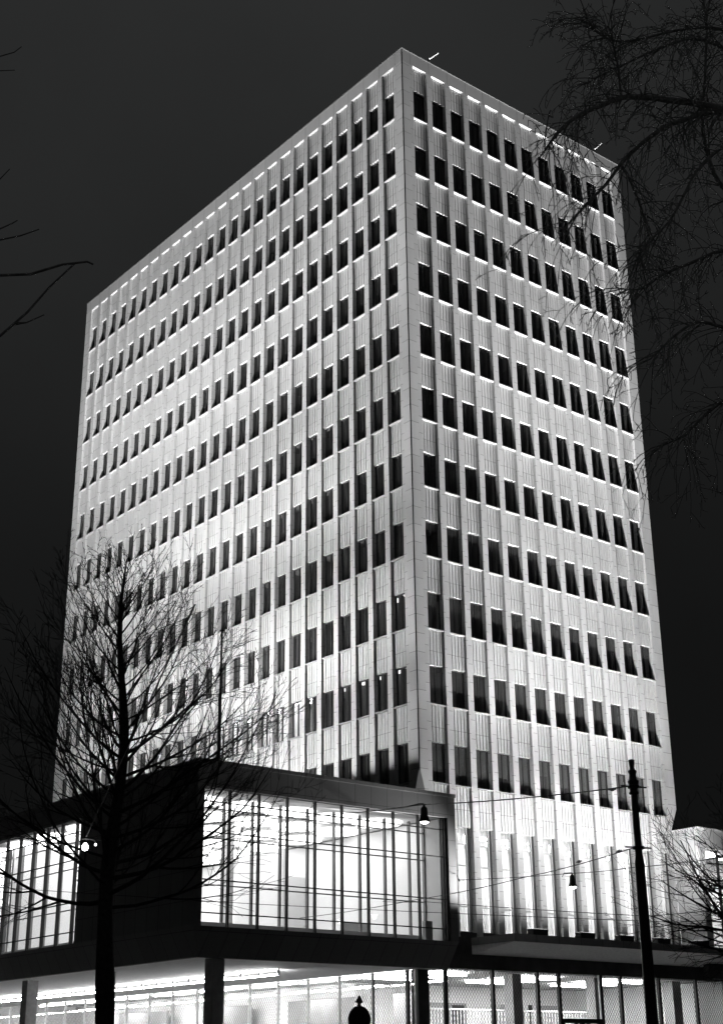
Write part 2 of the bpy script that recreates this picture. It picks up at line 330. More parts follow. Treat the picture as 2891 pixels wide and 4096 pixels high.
# windows: glass (+ frame, curtain)
def w_glass(F):
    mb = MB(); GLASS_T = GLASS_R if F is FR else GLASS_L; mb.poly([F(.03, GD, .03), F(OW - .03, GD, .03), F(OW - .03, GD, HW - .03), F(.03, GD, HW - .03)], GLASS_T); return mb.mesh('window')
def w_frame(F):
    mb = MB(); a, b = GD - .03, GD + .04
    for u0, u1, z0, z1 in ((0, .05, 0, HW), (OW - .05, OW, 0, HW), (.05, OW - .05, 0, .05), (.05, OW - .05, HW - .05, HW), (.50, .535, .05, HW - .05)): fbox(mb, F, u0, u1, a, b, z0, z1, FRAME_D)
    return mb.mesh('frame')
def w_curt(F, a, b, z0, seed):
    mb = MB(); R = random.Random(seed); n = 14; P = []
    for i in range(n + 1):
        t = i / n; P.append((a + (b - a) * t, GD + .17 + .035 * math.sin(t * n * 1.7 + R.random())))
    for (u, d), (v, e) in zip(P[:-1], P[1:]): mb.poly([F(u, d, z0), F(v, e, z0), F(v, e, HW), F(u, d, HW)], CURT)
    return mb.mesh('curtain')
def w_blind(F, z0):
    mb = MB(); z = HW - .04
    while z > z0:
        fbox(mb, F, .05, OW - .05, GD + .09, GD + .12, z - .032, z, BLIND); z -= .055
    return mb.mesh('blind')
WM = {}
for F in (FR, FL):
    WM[F] = (w_glass(F), w_frame(F), [w_curt(F, .55, .88, 0, 1), w_curt(F, .6, .93, 0, 2), w_curt(F, .5, .8, 0, 3), w_curt(F, .05, .3, 0, 4)], [w_blind(F, .7), w_blind(F, 1.1), w_blind(F, .35)])
def w_pale(F):
    mb = MB(); P = [(.05 + (OW - .1) * t / 14, GD + .10 + .02 * math.sin(t * 2.1)) for t in range(15)]
    for (p, d), (q, e) in zip(P[:-1], P[1:]): mb.poly([F(p, d, .05), F(q, e, .05), F(q, e, HW - .05), F(p, d, HW - .05)], SHEER)
    return mb.mesh('curtain')
PALE = w_pale(FL)
wins = [(F, u0 + i * MOD, r) for F, u0, n in ((FR, UR, NR), (FL, UL, NL)) for i in range(n) for r in range(ROWS)]
wins.sort(key=lambda s: -area(s[0], s[1], sill[s[2]]))
rest = []
for k, (F, u, r) in enumerate(wins):
    gm, fm, cm, bm = WM[F]; loc = F(u, 0, sill[r]); R = random.Random(k * 7 + 3)
    extra = None
    if r == 10 and F is FR: extra = ('blind', R.choice(bm))
    elif R.random() < .72: extra = ('curtain', R.choice(cm))
    if F is FL and r == 9 and 6 <= round((u - UL) / MOD) <= 12: extra = ('curtain', PALE)
    if k < 100:
        w = link('window', gm, T, loc); link('frame', fm, w)
        if extra: link(extra[0], extra[1], w)
    else:
        rest += [(gm, loc), (fm, loc)] + ([(extra[1], loc)] if extra else [])
merged('window', rest, T)
# dim offices behind the glass
for r in range(ROWS):
    z = sill[r]; mb = MB(); mb.box(GD + .12, WX - PD - .02, GD + .12, WY - PD - .02, z - 1.25, z - .95, ROOM_D); mb.build('floor_slab', T)
mb = MB(); mb.box(5.6, 5.8, 5.6, WY - 5.8, 12.3, ZT - .6, ROOM_D); mb.box(5.8, WX - 1, 5.6, 5.8, 12.3, ZT - .6, ROOM_D)
for i in range(1, 13): mb.box(GD + .35, 5.6, UL + i * 2 * MOD - .2, UL + i * 2 * MOD - .1, 12.3, ZT - .6, ROOM_D)
for i in range(1, 6): mb.box(UR + i * 2 * MOD - .2, UR + i * 2 * MOD - .1, GD + .35, 5.6, 12.3, ZT - .6, ROOM_D)
mb.build('office_partition', T)
mb = MB(); mb.box(GD + .12, WX - PD - .02, GD + .12, WY - PD - .02, ZT - .9, ZT - .6, ROOM_D); mb.build('floor_slab', T)
for r, y in ((8, 1.2), (8, 2.5), (9, 1.2), (9, 2.5), (9, 3.8), (9, 5.1), (9, 6.4)):
    mb = MB(); z = sill[r] + FH - 1.25; mb.box(.8, 1.6, y + .2, y + 1.0, z - .08, z - .02, OFL); mb.build('office_glow_strip', T)
for k in range(7):
    mb = MB(); y = UL + (6 + k) * MOD; mb.box(1.1, 1.7, y + .1, y + .85, sill[9] + FH - 1.33, sill[9] + FH - 1.27, PANEL_G); mb.build('office_glow_strip', T)  # emitters added behind the pale curtains to brighten them
# tall lit windows of the main hall, right face
TB = 7.1
for i in range(NR):
    u = UR + i * MOD
    mb = MB(); mb.poly([FR(u + .05, GD + .02, TB), FR(u + OW - .1, GD + .02, TB), FR(u + OW - .1, GD + .02, TALLH), FR(u + .05, GD + .02, TALLH)], GLASS); w = mb.build('hall_window', T)
    mb = MB()
    fbox(mb, FR, u, u + .05, GD - .02, GD + .06, TB, TALLH, FRAME_D)
    fbox(mb, FR, u + OW - .22, u + OW - .17, GD - .04, GD + .06, TB, TALLH, FRAME_L)
    fbox(mb, FR, u + OW - .10, u + OW - .05, GD - .06, GD + .06, TB, TALLH, FRAME_D); fbox(mb, FR, u + OW - .05, u + OW, GD - .03, GD + .06, TB, TALLH, FRAME_L)
    fbox(mb, FR, u + .05, u + OW - .10, GD - .01, GD + .05, TB, TB + .06, FRAME_D)
    for z in (8.17, 9.86, 10.75): fbox(mb, FR, u + .05, u + OW - .22, GD - .01, GD + .05, z - .03, z + .03, FRAME_L)
    mb.build('frame', w)
    R = random.Random(i); a = u + .05 + R.choice((.0, .2, .0, .0, .24)); b = u + OW - .12; mb = MB(); P = [(a + (b - a) * t / 16, GD + .22 + .02 * math.sin(t * 1.9 + i)) for t in range(17)]
    for (p, d), (q, e) in zip(P[:-1], P[1:]): mb.poly([FR(p, d, TB), FR(q, e, TB), FR(q, e, TALLH - R.choice((0, .0, .5))), FR(p, d, TALLH)], SHEER)
    mb.build('curtain', w)
mb = MB(); mb.box(.62, WX - .7, 5.0, 5.1, 6.9, 11.9, ROOM_W); mb.box(.45, WX - .5, GD + .12, 5.0, 11.5, 11.9, ROOM_W); mb.box(.45, .6, GD + .4, 5.0, 6.9, 11.5, ROOM_W); mb.box(WX - .7, WX - .5, GD + .4, 5, 6.9, 11.5, ROOM_W)
mb.box(.45, WX - .5, GD + .1, 5.0, 6.3, 6.9, ROOM_F); mb.build('hall_room', T)
for i in range(6):
    mb = MB(); mb.box(1.5 + i * 2.6, 3.1 + i * 2.6, 2.0, 3.4, 11.42, 11.47, PANEL_H); mb.build('ceiling_lamp', T)
mb = MB(); mb.box(.6, WX - .75, .02, GD, 6.16, TB, DARKW); mb.build('base_band', T)
# -------------------------------------------- ground floor hall of the tower
GZ = 5.58; GY = -.6
piersX = [.56 + 1.3 * k for k in (0, 2, 4, 5, 7, 8, 10, 12)]
mb = MB(); mb.box(.14, 18.4, GY - .05, -.02, GZ, 6.14, DARKW); mb.build('ground_floor_fascia', T)
def gmull(F, u, d, z1, m, wd=.11, parent=T, name='mullion'):
    mb = MB(); fbox(mb, F, u - wd / 2, u + wd / 2, d - .08, d + .06, .02, z1, m); return mb.build(name, parent)
gg = MB(); gg.poly([(-.75, GY, .1), (18.4, GY, .1), (18.4, GY, GZ), (-.75, GY, GZ)], GLASS); gw = gg.build('front_glazing', T)
for x in piersX + [18.4]: gmull(FR, x, GY, GZ, FRAME_B, .14, gw)
mb = MB(); mb.poly([(-.7, GY + .12, .1), (7.05, GY + .12, .1), (7.05, GY + .12, GZ), (-.7, GY + .12, GZ)], LATT)
mb.poly([(9.7, GY + .12, .1), (18.4, GY + .12, .1), (18.4, GY + .12, GZ), (9.7, GY + .12, GZ)], LATT); mb.poly([(7.05, GY + .12, 3.8), (9.7, GY + .12, 3.8), (9.7, GY + .12, GZ), (7.05, GY + .12, GZ)], LATT); mb.build('lattice_screen', T)
# entrance doors
mb = MB(); mb.box(7.14, 9.6, GY - .12, GY + .1, 3.58, 3.76, FRAME_B)
for x in (7.2, 8.0, 8.33, 8.41, 8.75, 9.52): mb.box(x - .04, x + .04, GY - .1, GY + .08, .02, 3.58, FRAME_B)
mb.box(9.50, 9.56, GY - .1, GY - .02, 3.76, GZ, FRAME_L)
dr = mb.build('entrance_door', T)
mb = MB(); mb.box(7.3, 7.9, GY - .06, GY - .03, 3.3, 3.5, WHITEM); mb.box(8.5, 9.3, GY - .06, GY - .03, 3.3, 3.5, WHITEM); mb.build('door_panel', dr)
SX = -1.5
# side glazing under the wing
gl = MB(); gl.poly([(SX, -1.2, .1), (SX, 36, .1), (SX, 36, 5.42), (SX, -1.2, 5.42)], GLASS)
sg = gl.build('side_glazing', T); y = 1.45
while y < 36:
    mb = MB(); mb.box(SX - .07, SX + .05, y - .045, y + .045, .02, 5.42, FRAME_L); mb.build('mullion', sg); y += 2.16
mb = MB(); mb.box(SX - .07, SX + .05, -1.25, -1.15, .02, 5.42, FRAME_L); mb.build('mullion', sg)
mb = MB(); mb.box(SX - .09, SX + .02, -.8, -.66, .02, 5.42, FRAME_B); mb.build('mullion', sg)
mb = MB(); mb.poly([(SX + .12, -1.15, .1), (SX + .12, 36, .1), (SX + .12, 36, 5.42), (SX + .12, -1.15, 5.42)], LATT); mb.build('lattice_screen', T)
# hall shell: floor, ceiling, walls, columns, mezzanine rail
mb = MB(); mb.box(SX + .2, 18.4, GY + .2, 36, 0.0, .05, ROOM_F); mb.box(SX + .05, 18.4, GY + .05, 36, 5.62, 5.8, ROOM_W)
mb.box(18.4, 18.6, GY + .2, 12, 0, 5.6, ROOM_W); mb.box(SX + .2, 18.4, 12, 12.15, 0, 5.6, ROOM_W) if False else None
mb.box(3.6, 18.4, 9.0, 9.15, 0, 5.6, ROOM_W); mb.box(3.6, 3.75, 9.15, 36, 0, 5.6, ROOM_W); mb.box(SX + .2, 3.6, 35.8, 36, 0, 5.6, ROOM_W)
mb.build('hall_interior', T)
mb = MB()
for x, y, w in ((5.8, .9, .55), (10.95, .9, .55), (16.35, .9, .6)): mb.box(x, x + w, y, y + w, .05, 5.6, ROOM_G)
for x, y0, y1 in ((2.7, 3.0, 5.2), (2.7, 8.0, 13.0), (2.9, 16.5, 20.0), (2.7, 24, 29)): mb.box(x, x + .15, y0, y1, .05, 4.9, ROOM_G)
for x0, x1 in ((7.5, 10.2), (12.6, 14.0), (15.3, 16.5)): mb.box(x0, x1, 8.6, 8.7, .05, 4.8, ROOM_G)
mb.box(9.2, 9.9, 8.45, 8.55, .05, 4.7, FRAME_B); mb.box(14.3, 14.5, 8.4, 8.5, .05, 4.8, FRAME_B)
mb.build('hall_partition', T)
mb = MB(); mb.box(-1.25, -.7, -1.05, -.62, .02, 5.44, DARKW); mb.build('corner_column', T)
mb = MB()
for i in range(58): mb.box(4.4 + i * .2, 4.44 + i * .2, 6.0, 6.03, 3.4, 4.35, WHITEM)
mb.box(4.3, 16.2, 5.97, 6.06, 4.35, 4.42, WHITEM); mb.box(4.2, 16.4, 6.0, 8.6, 3.1, 3.4, ROOM_W); mb.build('landing_railing', T)
for x in (1.2, 6.9, 12.4):
    for j in range(3):
        mb = MB(); mb.box(x + j * .15, x + 2.6 + j * .15, 1.6 + j * 1.7, 1.95 + j * 1.7, 5.5, 5.56, PANEL_G); mb.build('ceiling_lamp', T)
for j in range(8):
    mb = MB(); mb.box(.3, .5, 1.0 + j * 4.2, 4.6 + j * 4.2, 5.46, 5.52, PANEL_G); mb.build('ceiling_lamp', T)
    mb = MB(); mb.box(2.0, 2.15, 1.0 + j * 4.2, 3.0 + j * 4.2, 5.2, 5.26, PANEL_G); mb.build('ceiling_lamp', T)
# canopy over the entrance
mb = MB(); cx0, cx1, cy0, cy1 = 2.03, 17.9, -3.12, -.66
mb.loft([(cx0, cy0, 6.50), (cx1, cy0, 6.50), (cx1, cy1, 6.16), (cx0, cy1, 6.16)], [(cx0, cy0, 6.56), (cx1, cy0, 6.56), (cx1, cy1, 6.56), (cx0, cy1, 6.56)], CANS)
mb.box(cx0, cx1, cy0, cy1, 6.562, 6.78, DARKW)
cn = mb.build('canopy', T)
mb = MB(); mb.box(cx0 - .03, cx1 + .03, cy0 - .04, cy0 - .002, 6.50, 6.80, stone("canopy_fascia_stone", .24, hj=30, z0=0, uj=1.3, u0=.1)); mb.box(cx0 - .03, cx0 - .002, cy0, cy1, 6.50, 6.80, STONE_D); mb.build('fascia', cn)

# ------------------------------------------------------------------ glazed corner wing on columns
W = thing('glazed_wing', 'dark low wing on columns with brightly lit gridded glass front', 'building')
PX0, PX1, PY0 = -12.25, 0.10, -2.0; PT = 12.27; GT = 11.28; GB = 6.47; SF = 5.45; PYE = 60
mb = MB(); mb.box(PX0, PX1, PY0, PY0 + .35, GT, PT - .14, STONE_D); mb.box(PX0, PX0 + .35, PY0 + .35, PYE, GT, PT - .14, STONE_D)
mb.box(PX1 - .3, PX1, PY0 + .35, -.02, GT, PT - .14, STONE_D); mb.build('parapet', W)
mb = MB(); mb.box(PX0 - .04, PX1 + .04, PY0 - .04, PY0 + .4, PT - .14, PT, STONE_D); mb.box(PX0 - .04, PX0 + .4, PY0 + .4, PYE, PT - .14, PT, STONE_D); mb.box(PX1 - .35, PX1 + .04, PY0 + .4, -.03, PT - .14, PT, STONE_D); mb.build('coping', W)
mb = MB(); mb.box(PX1 - .42, PX1, PY0, PY0 + .4, GB, GT, STONE_D); mb.box(PX1 - .3, PX1, PY0 + .4, -.02, GB, GT, STONE_D); mb.build('end_wall', W)
mb = MB(); mb.box(PX0, PX0 + .3, PY0, 6.6, GB, GT, STONE_D); mb.build('blank_wall', W)
# lower band that slants inward
mb = MB(); i_ = .33
mb.loft([(PX0 + i_, PY0 + i_, SF), (PX1 - i_, PY0 + i_, SF), (PX1 - i_, -.1, SF), (PX1 - i_ - .2, -.1, SF), (PX1 - i_ - .2, PY0 + i_ + .2, SF), (PX0 + i_ + .2, PY0 + i_ + .2, SF), (PX0 + i_ + .2, PYE, SF), (PX0 + i_, PYE, SF)],
        [(PX0, PY0, GB), (PX1, PY0, GB), (PX1, -.1, GB), (PX1 - .2, -.1, GB), (PX1 - .2, PY0 + .2, GB), (PX0 + .2, PY0 + .2, GB), (PX0 + .2, PYE, GB), (PX0, PYE, GB)], STONE_D)
mb.build('floor_edge_band', W)
mb = MB(); mb.box(PX0 + i_ + .21, SX + .3, PY0 + i_ + .21, PYE, SF + .002, SF + .15, SOFFIT); mb.box(SX + .3, PX1 - i_ - .21, PY0 + i_ + .21, GY - .01, SF + .002, SF + .15, SOFFIT); mb.build('soffit', W)
mb = MB(); mb.box(PX0 + .36, -.02, PY0 + .36, PYE, 11.75, 11.95, ROOF); rf = mb.build('roof', W)
mb = MB()
for a, b in ((1.3, 8.1), (11.2, 12.55), (16.6, 17.3)): mb.box(-7.05, -7.0, a, b, 11.951, 12.74, DARKW)  # unseen plates added to cast the low shadow by the tower's near corner
mb.build('added_flood_blocker', rf)
# front glazing
def gridglass(name, F, us, d, z0, z1, zs, m, wm, wt, parent, gm=GLASS, back=.09):
    mb = MB(); mb.poly([F(us[0], d, z0), F(us[-1], d, z0), F(us[-1], d, z1), F(us[0], d, z1)], gm); g_ = mb.build(name, parent)
    for k, u in enumerate(us):
        mb = MB(); fbox(mb, F, u - wm / 2, u + wm / 2, d - .05, d + back, z0, z1, m); mb.build('mullion', g_)
    for z in zs:
        mb = MB(); fbox(mb, F, us[0], us[-1], d - .032, d + .03, z - wt / 2, z + wt / 2, m); mb.build('transom', g_)
    return g_
FW = lambda u, d, z: (u, PY0 + d, z)
FWL = lambda u, d, z: (PX0 + d, u, z)
us = [-11.93] + [-10.77 + 1.284 * k for k in range(9)] + [-.36]
zs = (6.93, 8.06, 9.72, 10.8)
gridglass('front_glazing', FW, us, .14, GB, GT, zs, FRAME_B, .052, .038, W)
ul = [6.6] + [7.15 + 1.25 * k for k in range(25)]
gridglass('side_glazing', FWL, ul, .14, GB, GT, zs, FRAME_B, .052, .038, W)
# inner light frames
gridglass('inner_glazing', FW, [-11.5 + 1.284 * k for k in range(9)] + [-.45], 1.35, GB, GT - .05, (8.06, 9.72, 10.8), FRAME_I, .06, .04, W)
gridglass('inner_glazing', FWL, [6.9 + 1.25 * k for k in range(25)], 1.35, GB, GT - .05, (8.06, 9.72, 10.8), FRAME_I, .06, .04, W)
# rooms
mb = MB(); mb.box(PX0 + .35, -.25, PY0 + .4, PYE, GT + .05, GT + .2, ROOM_W); mb.box(PX0 + .4, -.25, PY0 + .1, PYE, GB - .25, GB - .02, ROOM_F)
mb.box(-.42, -.25, PY0 + .4, PYE, GB, GT, ROOM_W); mb.box(PX0 + .32, PX0 + .4, PY0 + .4, 6.5, GB, GT, ROOM_W)
mb.build('room_interior', W)
mb = MB(); mb.box(-4.9, -4.6, 3.0, 6.4, GB, 10.3, ROOM_W); mb.box(-2.0, -.45, 7.5, 7.7, GB, 9.9, ROOM_L); mb.box(-7.6, -6.0, 12.0, 12.2, GB, 10.4, ROOM_W)
mb.box(-8.8, -8.5, 1.2, 1.5, GB, GT, ROOM_W); mb.box(-3.4, -2.2, .9, 1.0, GB, 7.3, ROOM_L); mb.box(-11.0, -8.0, 15, 15.2, GB, GT, ROOM_W)
mb.build('room_partition', W)
mb = MB(); mb.box(-11.9, -.6, PY0 + 1.0, PY0 + 1.15, GB, 6.72, ROOM_W); mb.box(PX0 + 1.0, PX0 + 1.15, 6.7, 38, GB, 6.72, ROOM_W); mb.build('radiator_casing', W)
mb = MB(); mb.box(-1.15, -.78, PY0 + .56, PY0 + .75, GB, 7.25, ROOM_G); mb.build('radiator_casing', W)
for ix in range(5):
    for iy in range(17):
        x, y = -10.6 + ix * 2.2, .7 + iy * 2.7
        mb = MB(); mb.lathe((x, y, GT - .05), [(1.0, 0), (1.02, .02), (.95, .09)], PANEL, 20); mb.build('ceiling_lamp', W)
# soffit tubes and columns
y = 1.8
while y < 58:
    mb = MB(); mb.tube([(-5.9, y, SF - .19), (-5.9, y + 1.25, SF - .19)], .03, TUBE, 8); mb.box(-5.93, -5.87, y - .02, y + .05, SF - .22, SF - .001, WHITEM); mb.box(-5.93, -5.87, y + 1.2, y + 1.27, SF - .22, SF - .001, WHITEM); mb.build('fluorescent_tube', W); y += 1.28
for y in (-1.5, 6.1, 12.6, 19.1, 25.6, 32.1):
    mb = MB(); mb.box(-11.1, -10.6, y, y + .5, 0, SF - .001, COLM); mb.build('column', W)

# ------------------------------------------------------------------ annex at the far side of the tower
A = thing('stone_annex', 'low pale stone annex behind the bare twigs beside the tower', 'building')
AX, AY, AZ = 16.2, -1.56, 12.45
mb = MB(); mb.box(AX, AX + .45, AY, AY + .4, 6.85, 11.55, STONE_W); mb.box(AX, 40, AY, AY + .4, 11.55, AZ, STONE_W); mb.box(AX, AX + .3, AY + .4, -.02, 6.85, AZ, STONE_W)
mb.box(AX + 2.6, AX + 2.95, AY, AY + .4, 6.85, 11.55, STONE_W); mb.box(AX, 40, AY + .1, AY + .4, 5.6, 6.85, DARKW)
mb.box(AX + 5.4, AX + 5.75, AY, AY + .4, 6.85, 11.55, STONE_W); mb.box(AX + 8.2, 40, AY, AY + .4, 6.85, 11.55, STONE_W); mb.build('wall', A)
mb = MB(); mb.box(AX - .03, 40, AY - .03, AY + .43, AZ, AZ + .08, WHITEM); mb.box(AX - .03, AX + .33, AY + .43, -.03, AZ, AZ + .08, WHITEM); mb.box(WX + .02, 40, AY + .43, 20, AZ - .3, AZ - .1, ROOF); mb.build('coping', A)
for k in range(3):
    x0 = AX + .45 + k * 2.8 + (0.0 if k == 0 else 0.0); x1 = AX + 2.6 + k * 2.8
    if k: x0 = AX + .15 + k * 2.8
    mb = MB(); mb.poly([(x0, AY + .2, 6.85), (x1, AY + .2, 6.85), (x1, AY + .2, 11.55), (x0, AY + .2, 11.55)], GLASS); w = mb.build('window', A)
    mb = MB()
    for z in (7.1, 8.2, 9.75, 9.85, 10.9): mb.box(x0, x1, AY + .16, AY + .24, z - .03, z + .03, FRAME_B)
    for x in (x0 + .03, (x0 + x1) / 2, x1 - .03): mb.box(x - .035, x + .035, AY + .14, AY + .26, 6.85, 11.55, FRAME_B)
    mb.build('frame', w)
mb = MB(); mb.box(AX + .35, 26, 2.2, 2.3, 6.5, 11.6, ROOM_W); mb.box(AX + .35, 26, AY + .42, 2.2, 11.56, 11.7, ROOM_W); mb.box(AX + .35, 26, AY + .42, 2.2, 6.5, 6.8, ROOM_F); mb.box(26, 26.1, AY + .42, 2.3, 6.5, 11.6, ROOM_W); mb.build('room_interior', A)
for k in range(3):
    mb = MB(); mb.box(AX + 1 + k * 2.7, AX + 2.6 + k * 2.7, -.6, .2, 11.45, 11.5, PANEL_H); mb.build('ceiling_lamp', A)

# ------------------------------------------------------------------ floodlights on the canopy
def floodlight(x, label):
    t = thing('floodlight', label, 'floodlight', (x, -3.0, 6.785), 'floodlights along the canopy edge')
    mb = MB(); mb.loft([(-.41, -.15, .0), (.41, -.15, .0), (.41, .15, .0), (-.41, .15, .0)], [(-.44, -.17, .25), (.44, -.17, .25), (.44, .17, .25), (-.44, .17, .25)], BLACK); mb.build('housing', t)
    mb = MB(); mb.box(-.34, -.28, .17, .3, .0, .12, BLACK); mb.box(.28, .34, .17, .3, .0, .12, BLACK); mb.build('bracket', t)
    mb = MB(); mb.box(-.40, .40, -.14, .14, .252, .258, LENS); mb.build('lens', t)
for (x, w), l in zip(FLX, ('black floodlight box on the canopy edge, the one closest to the canopy corner', 'black floodlight box on the canopy edge, second from the canopy corner', 'black floodlight box on the canopy edge, just short of the tram pole', 'black floodlight box on the canopy edge, just past the tram pole', 'black floodlight box on the canopy edge, half hidden by bare twigs')):
    floodlight(x, l)

# ------------------------------------------------------------------ roof rods, flagpole
for x, l in ((1.9, 'short white rod leaning out from the tower roof near its front corner'), (14.7, 'short white rod leaning out from the tower roof behind dark twigs')):
    mb = MB(); mb.tube([(.02, -.02, .2), (.62, -.05, .86)], .045, WHITEM, 8); mb.tube([(0, .05, .0), (-.02, 0, .2), (.06, -.02, .25)], .02, BLACK, 6); mb.box(-.08, .08, 0, .2, -.004, .05, BLACK)
    o = mb.build('roof_rod'); o.location = (x, 0, TOPZ + .055); tag(o, l, 'rod')
fp = thing('flagpole', 'thin dark flagpole rising from the roof of the low wing', 'flagpole', (-9.46, 1.0, 11.951))
mb = MB(); mb.lathe((0, 0, 0), [(.14, 0), (.14, .1), (.075, .12), (.07, 3.7), (.045, 3.78), (.04, 6.25)], BLACK, 10); mb.build('pole', fp, True)
mb = MB(); mb.lathe((0, 0, 6.25), [(.04, 0), (.09, .03), (.09, .07), (.02, .1)], BLACK, 10); mb.tube([(0, 0, 6.22), (.16, -.12, 6.2)], .02, BLACK, 6); mb.build('truck_cap', fp, True)

# ------------------------------------------------------------------ tram pole, wires, street lamps
tp = thing('tram_pole', 'tall dark tram wire pole with ringed top standing in front of the tower', 'pole', (-16.70, -25.74, -0.02))
mb = MB(); mb.lathe((0, 0, 0), [(.18, 0), (.18, .35), (.135, .5), (.118, 3.0), (.100, 5.55), (.074, 5.75), (.068, 7.0)], BLACK, 16); mb.build('shaft', tp, True)
mb = MB(); mb.lathe((0, 0, 6.95), [(.07, 0), (.105, .02), (.105, .05), (.08, .07), (.085, .18), (.115, .26), (.115, .29), (.085, .31), (.075, .38), (.07, .42), (.09, .47), (.09, .50), (.06, .52), (.05, .56), (.06, .66), (.066, .72), (.05, .73)], BLACK, 16); mb.build('finial', tp, True)
for z in (7.10, 5.86):
    mb = MB(); mb.lathe((0, 0, z - .02), [(.10, 0), (.125, .01), (.125, .06), (.10, .07)], BLACK, 12); mb.tube([(-.3, .08, z + .02), (.3, -.08, z + .02)], .018, BLACK, 6); mb.build('clamp', tp)
def wire(name, pts, r, label, sag=0.0, n=14, ins=()):
    V = [Vector(p) for p in pts]; P = []
    for a, b in zip(V[:-1], V[1:]):
        for i in range(n): t = i / n; p = a.lerp(b, t); p.z -= sag * 4 * t * (1 - t); P.append(p)
    P.append(V[-1]); t_ = thing(name, label, 'wire')
    mb = MB(); mb.tube(P, r, WIRE, 5); mb.build('cable', t_)
    for q in ins:
        q = Vector(q); mb = MB(); d = (V[1] - V[0]).normalized(); mb.tube([q - d * .16, q - d * .05, q - d * .045, q + d * .045, q + d * .05, q + d * .16], [.015, .015, .035, .035, .015, .015], BLACK, 8); mb.build('insulator', t_)
    return t_
wire('span_wire', [(-16.72, -25.65, 7.12), (-12.47, -14.38, 8.80), (-12.95, -8.0, 9.25), (-14.0, -2.02, 9.7)], .013, 'span wire from the pole top carrying the larger street lamp', .06, ins=[(-16.4, -24.9, 7.2)])
wire('span_wire', [(-16.76, -25.66, 5.86), (-13.34, -19.05, 6.2), (-10.65, -11.98, 6.5), (-8.0, -2.4, 6.9)], .011, 'span wire from the lower pole clamp with small insulators', .04, ins=[(-16.4, -24.95, 5.9), (-15.3, -22.8, 6.02), (-10.65, -11.98, 6.5)])
wire('span_wire', [(.08, -2.02, 9.05), (-.12, -2.35, 8.8), (.70, -7.69, 8.55), (-1.57, -12.65, 8.05), (-3.7, -17.98, 7.6), (-7.0, -27.0, 6.9)], .013, 'wire from the wing end wall carrying the smaller street lamp', .03, ins=[(-.12, -2.35, 8.8)])
wire('contact_wire', [(-30, 6, 8.2), (-10.94, -4.15, 7.04), (-7.0, -18.63, 5.48), (-2, -40, 5.2)], .010, 'thin tram contact wire crossing low before the lit glass front', .02)
wire('contact_wire', [(-7.4, 3, 7.6) if False else (-7.1, -6.0, 7.2), (-7.21, -8.35, 6.97), (-8.23, -18.71, 5.57), (-9, -35, 5.2)], .010, 'thin tram contact wire crossing before the tall hall windows', .02)
def street_lamp(loc, s, label, arm=None, power=60):
    t = thing('street_lamp', label, 'street lamp', loc)
    mb = MB(); mb.lathe((0, 0, 0), [(.035 * s, .02), (.04 * s, -.03), (.06 * s, -.05), (.10 * s, -.10), (.118 * s, -.24), (.118 * s, -.30), (.18 * s, -.48), (.185 * s, -.485), (.172 * s, -.48), (.10 * s, -.30)], BLACK, 18); mb.build('shade', t, True)
    mb = MB(); mb.lathe((0, 0, -.50 * s), [(.04 * s, -.08 * s), (.10 * s, -.055 * s), (.155 * s, .0), (.12 * s, .06 * s)], BULB, 14); mb.build('bulb', t, True)
    if arm: mb = MB(); mb.tube([Vector(p) * s for p in arm], .018 * s, BLACK, 6); mb.build('rod', t)
    L = point((loc[0], loc[1], loc[2] - .62 * s), power, .08); return t
street_lamp((-12.47, -14.38, 8.78), .92, 'lit bell shaded street lamp hanging before the glazed wing', [(0, .0, .05), (-.12, .1, .04), (-.3, .5, -.02)], 30)
street_lamp((.70, -7.69, 8.53), .95, 'lit bell shaded street lamp hanging before the tall hall windows', [(-.0, 0, .04), (-.25, .2, .03), (-.3, .25, -.12)], 30)
# glaring lamp in the tree
t = thing('glare_lamp', 'dazzling bare street lamp shining beside the bare tree trunk', 'street lamp', (-26.55, -20.70, 5.69))
mb = MB(); mb.lathe((0, 0, -.10), [(.02, -.01), (.045, .005), (.064, .05), (.045, .10), (.02, .13)], BULB, 16); mb.build('bulb', t, True)
mb = MB(); mb.lathe((0, 0, .08), [(.08, .02), (.04, .05), (.02, .08)], BLACK, 12); mb.tube([(0, 0, .13), (.13, -.11, .08), (.15, -.12, .03)], .015, BLACK, 6); mb.build('holder', t)
mb = MB(); mb.lathe((.15, -.12, .0), [(.01, -.02), (.02, 0), (.012, .02)], BULB, 8); mb.build('small_bulb', t)
mb = MB(); mb.tube([(-26.55, -20.70, 5.82), (-18.5, -8.0, 7.9), (-12.25, 3.0, 9.2)], .01, WIRE, 5); mb.tube([(-26.55, -20.70, 5.82), (-32, -33, 6.2)], .01, WIRE, 5)
tag(mb.build('span_wire'), 'wire holding the dazzling lamp before the dark wing corner', 'wire')

